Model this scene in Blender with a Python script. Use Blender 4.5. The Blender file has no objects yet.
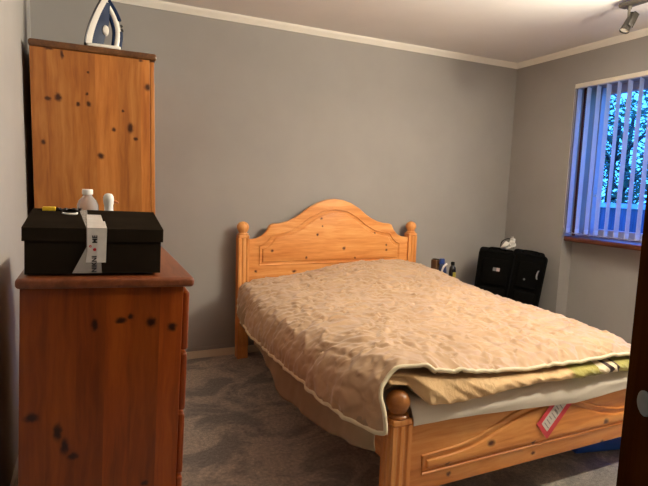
import bpy, bmesh, math, random
from mathutils import Vector, Matrix, noise
random.seed(7)
S = bpy.context.scene
COL = S.collection
R = math.radians

# ------------------------------------------------------------------ camera, world, lights, exposure
cd = bpy.data.cameras.new('camera'); cam = bpy.data.objects.new('camera', cd); COL.objects.link(cam)
cd.sensor_width = 36; cd.lens = 502.17 * 36 / 648; cd.clip_start = 0.02
F_ = Vector((0.415, 0.902, -0.114)).normalized()
R_ = Vector((0.909, -0.414, 0.032)); R_ = (R_ - F_ * R_.dot(F_)).normalized(); U_ = R_.cross(F_)
cam.matrix_world = Matrix(((R_.x, U_.x, -F_.x, .311), (R_.y, U_.y, -F_.y, -3.433), (R_.z, U_.z, -F_.z, 1.223), (0, 0, 0, 1)))
S.camera = cam
S.view_settings.view_transform = 'Standard'; S.view_settings.look = 'None'
S.view_settings.gamma = 1; S.view_settings.use_curve_mapping = False; S.view_settings.exposure = 0.0

w = bpy.data.worlds.new('sky'); S.world = w; w.use_nodes = True
nt = w.node_tree; nt.nodes.clear()
wo = nt.nodes.new('ShaderNodeOutputWorld'); bg = nt.nodes.new('ShaderNodeBackground')
tc = nt.nodes.new('ShaderNodeTexCoord'); sx = nt.nodes.new('ShaderNodeSeparateXYZ'); cr = nt.nodes.new('ShaderNodeValToRGB')
nt.links.new(tc.outputs['Generated'], sx.inputs[0]); nt.links.new(sx.outputs['Z'], cr.inputs[0])
cr.color_ramp.elements[0].position = 0.0; cr.color_ramp.elements[0].color = (.07, .40, 1.0, 1)
cr.color_ramp.elements[1].position = .6; cr.color_ramp.elements[1].color = (.03, .12, 1.0, 1)
nt.links.new(cr.outputs[0], bg.inputs[0]); bg.inputs[1].default_value = 5.6
nt.links.new(bg.outputs[0], wo.inputs[0])

LAMP = (1.0, .895, .70)
def spot(loc, target, power, size, blend, rad=.03):
    l = bpy.data.lights.new('spot_beam', 'SPOT'); l.energy = power; l.color = LAMP
    l.spot_size = R(size); l.spot_blend = blend; l.shadow_soft_size = rad
    o = bpy.data.objects.new('spot_beam', l); COL.objects.link(o); o.location = loc
    o.rotation_euler = (Vector(target) - Vector(loc)).to_track_quat('-Z', 'Y').to_euler()
    return o
def glow(loc, power, rad=.03):
    l = bpy.data.lights.new('fill_glow', 'POINT'); l.energy = power; l.color = LAMP; l.shadow_soft_size = rad
    o = bpy.data.objects.new('fill_glow', l); COL.objects.link(o); o.location = loc
    return o
BAR_X = 3.08
HEADS = [((BAR_X, -1.435, 2.19), (1.9, -.5, 1.1)), ((BAR_X, -1.72, 2.20), (0, -1.15, 1.95)),
         ((BAR_X, -2.74, 2.20), (1.7, -2.1, .2)), ((BAR_X, -2.16, 2.20), (.75, 0, 1.45))]
POW = [2, 272, 124, 80]
for (hp, tg), pw in zip(HEADS, POW):
    d = (Vector(tg) - Vector(hp)).normalized()
    spot(Vector(hp) + d * .062, tg, pw, 62 if pw > 200 else (100 if pw == 62 else 140), 1.0)
glow((BAR_X - .16, -1.80, 2.10), 16, .12)  # added fill light beside the bar, not inside any lamp head
spot((BAR_X - .34, -2.30, 1.74), (BAR_X - .7, -2.15, 2.6), 265, 150, 1.0)  # added upward fill spot to brighten the ceiling, has no fitting

# ------------------------------------------------------------------ materials
def mat(name):
    m = bpy.data.materials.new(name); m.use_nodes = True
    return m, m.node_tree, m.node_tree.nodes['Principled BSDF']
def N(nt, t, **k):
    n = nt.nodes.new(t)
    for a, b in k.items(): setattr(n, a, b)
    return n
def ramp(nt, stops, inp):
    r = N(nt, 'ShaderNodeValToRGB')
    while len(r.color_ramp.elements) < len(stops): r.color_ramp.elements.new(.5)
    for e, (p, c) in zip(r.color_ramp.elements, stops):
        e.position = p; e.color = (*c, 1)
    nt.links.new(inp, r.inputs[0]); return r.outputs[0]
def srgb(r, g, b):
    f = lambda c: (c / 255 / 12.92) if c / 255 <= .04045 else ((c / 255 + .055) / 1.055) ** 2.4
    return (f(r), f(g), f(b))
def mix(nt, fac, a, b, mode='MIX'):
    m = N(nt, 'ShaderNodeMix', data_type='RGBA', blend_type=mode)
    for idx, v in ((0, fac), (6, a), (7, b)):
        if isinstance(v, (int, float)): m.inputs[idx].default_value = v
        elif isinstance(v, tuple): m.inputs[idx].default_value = (*v, 1)
        else: nt.links.new(v, m.inputs[idx])
    return m.outputs[2]
def bump(nt, b, height, strength, dist=.01):
    n = N(nt, 'ShaderNodeBump'); n.inputs['Strength'].default_value = strength; n.inputs['Distance'].default_value = dist
    nt.links.new(height, n.inputs['Height']); nt.links.new(n.outputs[0], b.inputs['Normal'])
def coords(nt, scale=(1, 1, 1), loc=(0, 0, 0), rot=(0, 0, 0)):
    t = N(nt, 'ShaderNodeTexCoord'); m = N(nt, 'ShaderNodeMapping')
    m.inputs['Scale'].default_value = scale; m.inputs['Location'].default_value = loc; m.inputs['Rotation'].default_value = rot
    nt.links.new(t.outputs['Object'], m.inputs[0]); return m.outputs[0]
def tnoise(nt, vec, scale, detail=3, rough=.5, dist=0):
    n = N(nt, 'ShaderNodeTexNoise'); n.inputs['Scale'].default_value = scale; n.inputs['Detail'].default_value = detail
    n.inputs['Roughness'].default_value = rough; n.inputs['Distortion'].default_value = dist
    nt.links.new(vec, n.inputs['Vector']); return n.outputs['Fac']

def plain(name, col, rough=.5, metal=0, spec=.5, var=.12, scale=20, bmp=0, coat=0, trans=0):
    m, nt, b = mat(name)
    v = coords(nt); n = tnoise(nt, v, scale)
    lo = tuple(c * (1 - var) for c in col); hi = tuple(min(1, c * (1 + var)) for c in col)
    nt.links.new(ramp(nt, [(.3, lo), (.7, hi)], n), b.inputs['Base Color'])
    b.inputs['Roughness'].default_value = rough; b.inputs['Metallic'].default_value = metal; b.inputs['Specular IOR Level'].default_value = spec
    b.inputs['Coat Weight'].default_value = coat; b.inputs['Transmission Weight'].default_value = trans
    if bmp: bump(nt, b, tnoise(nt, v, scale * 3), bmp, .003)
    return m

def wood(name, axis, lo, mid, hi, knots=(), plank=None, plank_w=.09, rough=.38, vary=.16, rnd=True, plane=None, coat=.25, spec=.4):
    """axis = grain direction; knots = (x,y,z,rx,ry,rz) in the part's own space; plank = axis across which boards are glued."""
    m, nt, b = mat(name)
    t = N(nt, 'ShaderNodeTexCoord'); obj = t.outputs['Object']
    st = [1.0, 1.0, 1.0]; st['xyz'.index(axis)] = .07
    sep = N(nt, 'ShaderNodeSeparateXYZ'); nt.links.new(obj, sep.inputs[0])
    warp = N(nt, 'ShaderNodeTexNoise'); warp.inputs['Scale'].default_value = 5; nt.links.new(obj, warp.inputs['Vector'])
    wv = N(nt, 'ShaderNodeVectorMath', operation='MULTIPLY_ADD'); nt.links.new(warp.outputs['Color'], wv.inputs[0])
    wv.inputs[1].default_value = (.03, .03, .03); nt.links.new(obj, wv.inputs[2])
    mp = N(nt, 'ShaderNodeMapping'); mp.inputs['Scale'].default_value = st; nt.links.new(wv.outputs[0], mp.inputs[0])
    vec = mp.outputs[0]
    if plank:
        fl = N(nt, 'ShaderNodeMath', operation='DIVIDE'); nt.links.new(sep.outputs['XYZ'.index(plank.upper())], fl.inputs[0]); fl.inputs[1].default_value = plank_w
        fo = N(nt, 'ShaderNodeMath', operation='FLOOR'); nt.links.new(fl.outputs[0], fo.inputs[0])
        wn = N(nt, 'ShaderNodeTexWhiteNoise', noise_dimensions='1D'); nt.links.new(fo.outputs[0], wn.inputs['W'])
        off = N(nt, 'ShaderNodeVectorMath', operation='MULTIPLY_ADD'); nt.links.new(wn.outputs['Color'], off.inputs[0])
        off.inputs[1].default_value = (3, 3, 3); nt.links.new(vec, off.inputs[2]); vec = off.outputs[0]
    g1 = tnoise(nt, vec, 22, 4, .55, .4)
    g2 = tnoise(nt, vec, 90, 3, .6)
    ad = N(nt, 'ShaderNodeMath', operation='MULTIPLY_ADD'); nt.links.new(g2, ad.inputs[0]); ad.inputs[1].default_value = .3; 
    sc = N(nt, 'ShaderNodeMath', operation='MULTIPLY'); nt.links.new(g1, sc.inputs[0]); sc.inputs[1].default_value = .75
    nt.links.new(sc.outputs[0], ad.inputs[2])
    col = ramp(nt, [(.36, lo), (.52, mid), (.68, hi)], ad.outputs[0])
    if plank:
        mr = N(nt, 'ShaderNodeMapRange'); nt.links.new(wn.outputs['Value'], mr.inputs[0]); mr.inputs[3].default_value = 1 - vary; mr.inputs[4].default_value = 1 + vary
        cb = N(nt, 'ShaderNodeCombineColor'); [nt.links.new(mr.outputs[0], cb.inputs[i]) for i in range(3)]
        col = mix(nt, 1.0, col, cb.outputs[0], 'MULTIPLY')
    dk = None
    def join(x):
        nonlocal dk
        if dk is None: dk = x; return
        mx = N(nt, 'ShaderNodeMath', operation='MAXIMUM'); nt.links.new(dk, mx.inputs[0]); nt.links.new(x, mx.inputs[1]); dk = mx.outputs[0]
    kw = N(nt, 'ShaderNodeTexNoise'); kw.inputs['Scale'].default_value = 60; nt.links.new(obj, kw.inputs['Vector'])
    kv = N(nt, 'ShaderNodeVectorMath', operation='MULTIPLY_ADD'); nt.links.new(kw.outputs['Color'], kv.inputs[0])
    kv.inputs[1].default_value = (.012, .012, .012); nt.links.new(obj, kv.inputs[2])
    for k in knots:
        s_ = N(nt, 'ShaderNodeVectorMath', operation='SUBTRACT'); nt.links.new(kv.outputs[0], s_.inputs[0]); s_.inputs[1].default_value = (k[0] + .006, k[1] + .006, k[2] + .006)
        mu = N(nt, 'ShaderNodeVectorMath', operation='MULTIPLY'); nt.links.new(s_.outputs[0], mu.inputs[0]); mu.inputs[1].default_value = (.82 / k[3], .82 / k[4], .82 / k[5])
        le = N(nt, 'ShaderNodeVectorMath', operation='LENGTH'); nt.links.new(mu.outputs[0], le.inputs[0])
        mr = N(nt, 'ShaderNodeMapRange', interpolation_type='SMOOTHSTEP'); nt.links.new(le.outputs['Value'], mr.inputs[0])
        mr.inputs[1].default_value = .35; mr.inputs[2].default_value = 1.35; mr.inputs[3].default_value = 1; mr.inputs[4].default_value = 0
        join(mr.outputs[0])
    if rnd:
        pl = plane or 'xz'; sel = [1, 1, 1]
        for i, a in enumerate('xyz'):
            if a not in pl: sel[i] = 0.0001
        mm = N(nt, 'ShaderNodeMapping'); mm.inputs['Scale'].default_value = sel; nt.links.new(kv.outputs[0], mm.inputs[0])
        vo = N(nt, 'ShaderNodeTexVoronoi'); vo.inputs['Scale'].default_value = 4.5; nt.links.new(mm.outputs[0], vo.inputs['Vector'])
        mr = N(nt, 'ShaderNodeMapRange', interpolation_type='SMOOTHSTEP'); nt.links.new(vo.outputs['Distance'], mr.inputs[0])
        mr.inputs[1].default_value = .02; mr.inputs[2].default_value = .055; mr.inputs[3].default_value = .8; mr.inputs[4].default_value = 0
        join(mr.outputs[0])
    if dk is not None:
        col = mix(nt, dk, col, (lo[0] * .17, lo[1] * .13, lo[2] * .2))
    nt.links.new(col, b.inputs['Base Color']); b.inputs['Roughness'].default_value = rough; b.inputs['Coat Weight'].default_value = coat
    b.inputs['Coat Roughness'].default_value = .25; b.inputs['Specular IOR Level'].default_value = spec
    bump(nt, b, g2, .12, .002)
    return m

PL = (srgb(196, 112, 48), srgb(222, 142, 68), srgb(236, 166, 92))
PB = (srgb(205, 126, 60), srgb(226, 152, 82), srgb(240, 176, 108))
M = {}
# ------------------------------------------------------------------ geometry helpers
def new(): return bmesh.new()
def box(bm, x0, x1, y0, y1, z0, z1, bev=0, seg=2):
    r = bmesh.ops.create_cube(bm, size=1); vs = r['verts']
    for v in vs: v.co = Vector((x0 + (v.co.x + .5) * (x1 - x0), y0 + (v.co.y + .5) * (y1 - y0), z0 + (v.co.z + .5) * (z1 - z0)))
    if bev:
        es = list({e for v in vs for e in v.link_edges})
        bmesh.ops.bevel(bm, geom=es, offset=bev, segments=seg, affect='EDGES', profile=.5)
    return vs
def prism(bm, pts, axis, a, b, bev=0, seg=2, both=False):
    """pts outline in the two other axes (in xyz order), extruded along axis from a to b; bevels the rim at a"""
    def P(p, t):
        if axis == 'y': return Vector((p[0], t, p[1]))
        if axis == 'x': return Vector((t, p[0], p[1]))
        return Vector((p[0], p[1], t))
    A = [bm.verts.new(P(p, a)) for p in pts]; B = [bm.verts.new(P(p, b)) for p in pts]
    n = len(pts); fa = bm.faces.new(A); fb = bm.faces.new(B[::-1])
    for i in range(n): bm.faces.new((A[i], B[i], B[(i + 1) % n], A[(i + 1) % n]))
    bmesh.ops.recalc_face_normals(bm, faces=[f for f in bm.faces])
    if bev:
        es = list(fa.edges) + (list(fb.edges) if both else [])
        bmesh.ops.bevel(bm, geom=es, offset=bev, segments=seg, affect='EDGES', profile=.5)
def lathe(bm, prof, c=(0, 0, 0), n=24, axis='z', sx=1, sy=1):
    rings = []
    for r, h in prof:
        ring = []
        for i in range(n):
            a = 2 * math.pi * i / n; p = (r * math.cos(a) * sx, r * math.sin(a) * sy, h)
            if axis == 'x': p = (p[2], p[0], p[1])
            if axis == 'y': p = (p[0], p[2], p[1])
            ring.append(bm.verts.new(Vector(c) + Vector(p)))
        rings.append(ring)
    for a, b in zip(rings, rings[1:]):
        for i in range(n): bm.faces.new((a[i], a[(i + 1) % n], b[(i + 1) % n], b[i]))
    bm.faces.new(rings[0][::-1]); bm.faces.new(rings[-1])
    bmesh.ops.recalc_face_normals(bm, faces=bm.faces[:])
def tube(bm, pts, r, n=8, closed=False):
    pts = [Vector(p) for p in pts]; rings = []; m = len(pts); prev = None
    for i, p in enumerate(pts):
        a = pts[(i - 1) % m] if (closed or i) else p; b = pts[(i + 1) % m] if (closed or i < m - 1) else p
        t = (b - a).normalized()
        if prev is None: u = t.orthogonal().normalized()
        else: u = (prev - t * prev.dot(t)).normalized()
        prev = u; v = t.cross(u); rr = r[i] if isinstance(r, (list, tuple)) else r
        rings.append([bm.verts.new(p + (u * math.cos(2 * math.pi * k / n) + v * math.sin(2 * math.pi * k / n)) * rr) for k in range(n)])
    for i in range(m if closed else m - 1):
        a, b = rings[i], rings[(i + 1) % m]
        for k in range(n): bm.faces.new((a[k], a[(k + 1) % n], b[(k + 1) % n], b[k]))
    if not closed: bm.faces.new(rings[0][::-1]); bm.faces.new(rings[-1])
    bmesh.ops.recalc_face_normals(bm, faces=bm.faces[:])
def smooth_path(ctrl, per=8, closed=False):
    c = [Vector(p) for p in ctrl]; out = []; n = len(c)
    for i in range(n if closed else n - 1):
        g = lambda k: c[k % n] if closed else c[max(0, min(n - 1, k))]
        p0, p1, p2, p3 = g(i - 1), g(i), g(i + 1), g(i + 2)
        for s in range(per):
            t = s / per
            out.append(.5 * ((2 * p1) + (p2 - p0) * t + (2 * p0 - 5 * p1 + 4 * p2 - p3) * t * t + (3 * p1 - p0 - 3 * p2 + p3) * t ** 3))
    if not closed: out.append(c[-1])
    return out
def thing(name, label, cat, loc=(0, 0, 0), group=None):
    o = bpy.data.objects.new(name, None); COL.objects.link(o); o.location = loc; o.empty_display_size = .05
    o['label'] = label; o['category'] = cat
    if group: o['group'] = group
    return o
def root_of(o):
    while o.parent: o = o.parent
    return o
def obj(name, bm, m, parent=None, smooth=None, label=None):
    """bm in world coordinates of the un-rotated thing; stored relative to the thing's base"""
    if parent is not None:
        off = root_of(parent).location
        for v in bm.verts: v.co -= off
    me = bpy.data.meshes.new(name); bm.to_mesh(me); bm.free()
    o = bpy.data.objects.new(name, me); COL.objects.link(o); me.materials.append(m)
    if parent is not None: o.parent = parent
    if smooth is not None:
        for p in me.polygons: p.use_smooth = True
        if smooth < 180:
            me.set_sharp_from_angle(angle=R(smooth))
    if label: o['label'] = label
    return o
def tag(o, label, cat, group=None):
    o['label'] = label; o['category'] = cat
    if group: o['group'] = group
    return o
def based(name, bm, m, base, label, cat, smooth=None, group=None):
    for v in bm.verts: v.co -= Vector(base)
    o = obj(name, bm, m, None, smooth); o.location = base
    return tag(o, label, cat, group)
def struct(name, bm, m, smooth=None, parent=None):
    o = obj(name, bm, m, parent, smooth)
    if parent is None: o['kind'] = 'structure'
    return o

# ------------------------------------------------------------------ room shell
W = 3.69; H = 2.325; YF = -3.72; WR = 3.81; REV = 3.98
YW0, YW1 = -.61, -2.10      # window bay in the right wall
def paint(name, col, var=.05):
    m, nt, b = mat(name); v = coords(nt)
    n = tnoise(nt, v, 2.2, 4, .6)
    nt.links.new(ramp(nt, [(.3, tuple(c * (1 - var) for c in col)), (.7, tuple(c * (1 + var) for c in col))], n), b.inputs['Base Color'])
    b.inputs['Roughness'].default_value = .75
    bump(nt, b, tnoise(nt, v, 160, 2), .08, .002); return m
M['wall'] = paint('grey_wall_paint', (.345, .325, .308))
M['ceiling'] = paint('ceiling_paint', (.80, .775, .77), .03)
M['trim'] = paint('white_trim_paint', (.88, .84, .77), .03)
M['reveal'] = paint('white_reveal_paint', (.7, .7, .72), .03)
# carpet
m, nt, b = mat('carpet'); v = coords(nt)
fine = tnoise(nt, v, 260, 3, .7); mid_ = tnoise(nt, v, 60, 4, .7)
pat = tnoise(nt, coords(nt, (1.0, 1.3, 1), rot=(0, 0, .4)), 3.3, 6, .62, .7)
c1 = ramp(nt, [(.3, srgb(158, 148, 138)), (.7, srgb(232, 222, 210))], fine)
c2 = ramp(nt, [(.3, (.75, .75, .75)), (.7, (1.6, 1.6, 1.6))], mid_)
c3 = ramp(nt, [(.44, (.50, .50, .52)), (.56, (1.0, .98, .94))], pat)
c = mix(nt, 1, c1, c2, 'MULTIPLY'); c = mix(nt, 1, c, c3, 'MULTIPLY')
nt.links.new(c, b.inputs['Base Color']); b.inputs['Roughness'].default_value = .95
b.inputs['Sheen Weight'].default_value = .3
bump(nt, b, fine, .9, .012); M['carpet'] = m

bm = new(); box(bm, -.1, 4.1, -5.2, .1, -.1, 0); struct('floor', bm, M['carpet'])
bm = new(); box(bm, -.1, 4.1, -5.2, .1, H, H + .1); struct('ceiling', bm, M['ceiling'])
bm = new(); box(bm, -.1, 4.1, 0, .1, 0, H); struct('wall_back', bm, M['wall'])
bm = new(); box(bm, -.1, 0, -5.2, 0, 0, H); struct('wall_left', bm, M['wall'])
bm = new()
box(bm, W, 4.1, YW0, 0, 0, H); box(bm, W, 4.1, -5.2, YW1, 0, H)
box(bm, W, 4.1, YW1, YW0, 2.055, H); box(bm, WR, 4.1, YW1, YW0, 0, .845)
struct('wall_right', bm, M['wall'])
bm = new(); box(bm, .62, 4.1, YF - .1, YF, 0, H); box(bm, 0, .62, YF - .1, YF, 2.03, H); struct('wall_front', bm, M['wall'])
bm = new(); box(bm, -.1, 4.1, -5.3, -5.2, 0, H); struct('wall_hall', bm, M['wall'])
# coving
def cove(pts_axis, name, a, b, sgn, pos, axis):
    bm = new(); c = .042
    prof = [(0, H), (0, H - c), (.006, H - c), (.012, H - c * .78), (c * .72, H - .014), (c * .8, H - .006), (c * .8, H)]
    if axis == 'x': prism(bm, [(pos + sgn * p[0], p[1]) for p in prof], 'x', a, b)
    else: prism(bm, [(pos + sgn * p[0], p[1]) for p in prof], 'y', a, b)
    struct(name, bm, M['trim'])
cove(0, 'trim_1', 0.0, W, -1, 0, 'x'); cove(0, 'trim_2', YF, -.001, -1, W, 'y')
cove(0, 'trim_4', .62, W, 1, YF, 'x')
# skirting boards
M['skirt'] = paint('cream_skirting_paint', (.84, .72, .56), .03)
bm = new(); box(bm, 0.6, W, -.014, 0, 0, .052, .003); struct('baseboard_back', bm, M['skirt'])
bm = new(); box(bm, 0.6, W, -.009, 0, .053, .078, .003); struct('trim_5', bm, M['wall'])
bm = new(); box(bm, W - .014, W, YW0, -.02, 0, .052, .003); box(bm, W - .014, W, YF, YW1, 0, .052, .003); struct('baseboard_right', bm, M['trim'])
bm = new(); box(bm, 0, .014, -5.2, -.02, 0, .052, .003); struct('baseboard_left', bm, M['trim'])

# window in the bay
M['frame'] = plain('window_frame_blue_shade', (.46, .48, .60), .5, var=.04)  # white frame; its bluish shade is put into the colour
M['bead'] = wood('window_bead_wood', 'z', srgb(60, 24, 14), srgb(84, 36, 22), srgb(104, 48, 30), rnd=False)
M['sill'] = wood('sill_wood', 'y', srgb(70, 32, 20), srgb(96, 46, 30), srgb(112, 56, 38), rnd=False, coat=.4)
m, nt, b = mat('window_glass'); b.inputs['Transmission Weight'].default_value = 1; b.inputs['Roughness'].default_value = 0
b.inputs['IOR'].default_value = 1.02; b.inputs['Base Color'].default_value = (.97, .99, 1, 1); M['glass'] = m
bm = new()
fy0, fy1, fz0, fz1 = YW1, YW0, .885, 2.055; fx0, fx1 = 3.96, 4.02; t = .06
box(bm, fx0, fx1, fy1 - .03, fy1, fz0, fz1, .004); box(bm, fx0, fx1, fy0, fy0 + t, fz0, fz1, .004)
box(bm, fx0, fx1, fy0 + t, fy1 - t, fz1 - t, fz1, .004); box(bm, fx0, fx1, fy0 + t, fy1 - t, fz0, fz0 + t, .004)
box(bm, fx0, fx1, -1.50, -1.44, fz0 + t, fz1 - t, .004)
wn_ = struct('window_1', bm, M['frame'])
bm = new(); box(bm, 3.99, 3.994, fy0 + t, -1.50, fz0 + t, fz1 - t); obj('window_pane', bm, M['glass'], wn_)
bm = new(); box(bm, 3.99, 3.994, -1.44, fy1 - .03, fz0 + t, fz1 - t); obj('window_pane', bm, M['glass'], wn_)
bm = new(); box(bm, 3.795, 3.815, YW0 - .018, YW0 - .0005, .886, 2.05, .003); obj('wooden_bead', bm, M['bead'], wn_, label='dark brown wooden bead on the reveal')
bm = new(); box(bm, 3.95, 3.965, -.70, -.68, 1.2, 1.33, .004); box(bm, 3.92, 3.955, -.698, -.682, 1.2, 1.22, .004)
obj('window_handle', bm, plain('handle_white', (.7, .7, .68), .3), wn_)
bm = new(); box(bm, 3.700, 4.0, YW1 + .001, YW0 - .001, .845, .885, .012, 3); sill = obj('window_sill', bm, M['sill'], wn_, 40)

# door leaf opening into the room on the right
M['door'] = wood('dark_door_wood', 'z', srgb(44, 22, 6), srgb(60, 30, 8), srgb(72, 38, 12), rnd=False, rough=.8, coat=0, spec=.05)
E0 = Vector((.925, -3.035, 0)); dd = Vector((-.50, -.866, 0)).normalized(); L_ = .76
def door_co(bm):
    for v in bm.verts:
        p = v.co.copy(); nrm = Vector((-dd.y, dd.x, 0))
        v.co = E0 + dd * p.x + nrm * p.y + Vector((0, 0, p.z))
bm = new(); box(bm, 0, L_, -.0, .038, .01, 2.0, .002)
for z0, z1 in ((.15, .85), (1.1, 1.85)):
    for x0 in (.12, .42): box(bm, x0, x0 + .24, -.006, .044, z0, z1, .005)
door_co(bm); M['door'].node_tree.nodes['Principled BSDF'].inputs['IOR'].default_value = 1.01; dr = struct('door_1', bm, M['door'])
bm = new(); lathe(bm, [(.0150, .0002), (.0150, -.0015), (.0125, -.003), (.004, -.0032)], (.0465, 0, .978), 28, 'y')
door_co(bm); obj('escutcheon', bm, plain('pale_disc', (.20, .24, .25), .5), dr, 50, 'pale grey round keyhole cover')

# ------------------------------------------------------------------ outside the window
bm = new(); box(bm, 4.3, 14, -9, 9, -.35, -.3); struct('ground', bm, plain('dusk_lawn', (.05, .12, .05), .9, var=.4, scale=3))
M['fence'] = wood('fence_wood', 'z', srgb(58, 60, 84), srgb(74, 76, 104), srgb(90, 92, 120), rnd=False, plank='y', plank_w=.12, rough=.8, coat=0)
fn = thing('garden_fence', 'dark garden fence seen low through the window blind', 'fence', (6.2, -1, -.3))
for i in range(22):
    bm = new(); box(bm, 6.19, 6.21, 4 - i * .3 - .285, 4 - i * .3, -.3, 1.09, .004); obj('fence_panel', bm, M['fence'], fn)
bm = new(); box(bm, 6.15, 6.19, -2.6, 4, 1.06, 1.12, .006); obj('rail', bm, plain('fence_rail', srgb(170, 190, 205), .6), fn)
m, nt, b = mat('leaves'); oi = N(nt, 'ShaderNodeTexCoord')
nn = tnoise(nt, oi.outputs['Object'], 9, 2)
nt.links.new(ramp(nt, [(.35, (.012, .06, .03)), (.65, (.05, .2, .06))], nn), b.inputs['Base Color']); b.inputs['Roughness'].default_value = .6
b.inputs['Subsurface Weight'].default_value = 0
M['leaf'] = m
def tree(base, h, rad, n, label, zc):
    t = thing('garden_tree', label, 'tree', base, 'garden trees outside the window')
    bm = new(); tube(bm, smooth_path([base, Vector(base) + Vector((.05, .1, h * .35)), Vector(base) + Vector((-.05, -.05, h * .75))], 4), [.07 - .005 * i for i in range(9)], 8)
    for k in range(7):
        a = k * 2.4; s0 = Vector(base) + Vector((0, 0, h * (.3 + .06 * k)))
        tube(bm, [s0, s0 + Vector((math.cos(a) * .35, math.sin(a) * .35, .35)), s0 + Vector((math.cos(a) * .8, math.sin(a) * .8, .55))], [.03, .02, .008], 6)
    obj('trunk', bm, plain('bark', (.05, .035, .03), .9), t, 180)
    vs = []; fs = []
    for i in range(n):
        while True:
            p = Vector((random.uniform(-1, 1), random.uniform(-1, 1), random.uniform(-1, 1)))
            if p.length < 1: break
        p = Vector((p.x * rad * .55, p.y * rad, p.z * h * .5)) + Vector((0, 0, zc))
        if noise.noise(p * 1.5) + .5 * noise.noise(p * 4) < -.12: continue
        d = Vector((random.gauss(0, 1), random.gauss(0, 1), random.gauss(0, 1))).normalized(); u = d.orthogonal().normalized(); q = d.cross(u)
        L = random.uniform(.035, .07); wd = L * .42; k = len(vs)
        vs += [p - d * L, p + u * wd - d * .1 * L + q * .006, p + d * L, p - u * wd - d * .1 * L + q * .006]; fs.append((k, k + 1, k + 2, k + 3))
    me = bpy.data.meshes.new('foliage'); me.from_pydata([tuple(v) for v in vs], [], fs); me.materials.append(M['leaf'])
    o = bpy.data.objects.new('foliage', me); COL.objects.link(o); o.parent = t
tree((7.5, 1.75, -.3), 3.4, 1.7, 9500, 'nearer leafy garden tree filling the view through the blind', 1.9)
tree((10.2, 3.4, -.3), 4.2, 2.2, 7000, 'farther garden tree showing through gaps in the nearer tree', 2.6)

# ------------------------------------------------------------------ vertical blind
bl = thing('vertical_blind', 'pale vertical slat blind half open over the window', 'blind', (3.76, -1.35, .9))
M['rail'] = plain('blind_rail', (.82, .76, .66), .35, var=.03)
bm = new(); box(bm, 3.68, 3.722, YW1 + .01, YW0 - .008, 2.020, 2.0535, .004); obj('headrail', bm, M['rail'], bl, 40)
m, nt, b = mat('blind_fabric'); v = coords(nt, (1, 1, .2)); n = tnoise(nt, v, 120, 3)
nt.links.new(ramp(nt, [(.3, (.62, .56, .56)), (.7, (.74, .68, .68))], n), b.inputs['Base Color']); b.inputs['Roughness'].default_value = .8
tr = N(nt, 'ShaderNodeBsdfTranslucent'); tr.inputs[0].default_value = (.62, .64, .78, 1); ms = N(nt, 'ShaderNodeMixShader'); ms.inputs[0].default_value = .28
out = nt.nodes['Material Output']; nt.links.new(b.outputs[0], ms.inputs[1]); nt.links.new(tr.outputs[0], ms.inputs[2]); nt.links.new(ms.outputs[0], out.inputs[0])
M['slat'] = m
M['wt'] = plain('slat_weight', (.7, .68, .72), .4)
ang = R(17)
nsl = 18
for i in range(nsl):
    yc = -.645 - i * .08; a_ = ang + random.uniform(-.06, .06); s = Vector((math.cos(a_), math.sin(a_), 0)); nr = Vector((-s.y, s.x, 0))
    c = Vector((3.708, yc, 0)); bm = new(); K = 6
    rows = []
    for z in (.925, 2.017):
        rows.append([[bm.verts.new(c + s * ((k / K - .5) * .089) + nr * (.004 * (1 - (2 * k / K - 1) ** 2) + e) + Vector((0, 0, z))) for k in range(K + 1)] for e in (0, .0009)])
    for e in (0, 1):
        for k in range(K): bm.faces.new((rows[0][e][k], rows[0][e][k + 1], rows[1][e][k + 1], rows[1][e][k]))
    for z in (0, 1):
        for k in range(K): bm.faces.new((rows[z][0][k], rows[z][0][k + 1], rows[z][1][k + 1], rows[z][1][k]))
    for k in (0, K): bm.faces.new((rows[0][0][k], rows[0][1][k], rows[1][1][k], rows[1][0][k]))
    bmesh.ops.recalc_face_normals(bm, faces=bm.faces[:])
    sl = obj('slat', bm, M['slat'], bl, 60)
    bm = new(); box(bm, -.042, .042, -.0022, .0022, .915, .95, .0015)
    for v_ in bm.verts: v_.co = c + s * v_.co.x + nr * (v_.co.y + .002) + Vector((0, 0, v_.co.z))
    obj('weight', bm, M['wt'], sl)
for sx_ in (-.036, .036):
    pts = []
    for i in range(nsl):
        s = Vector((math.cos(ang), math.sin(ang), 0)); p = Vector((3.708, -.645 - i * .08, .922)) + s * sx_
        pts.append(p)
        if i < nsl - 1: pts.append(p + Vector((0, -.04, -.012)))
    bm = new(); tube(bm, smooth_path(pts, 2), .0015, 5); obj('link_chain', bm, M['wt'], bl)
bm = new(); tube(bm, smooth_path([(3.685, YW0 - .006, 2.03), (3.683, YW0 - .008, 1.5), (3.685, YW0 - .006, 1.0), (3.686, YW0 - .012, .97), (3.686, YW0 - .018, 1.0), (3.686, YW0 - .018, 2.03)], 6), .002, 5); obj('pull_cord', bm, M['wt'], bl)

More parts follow.
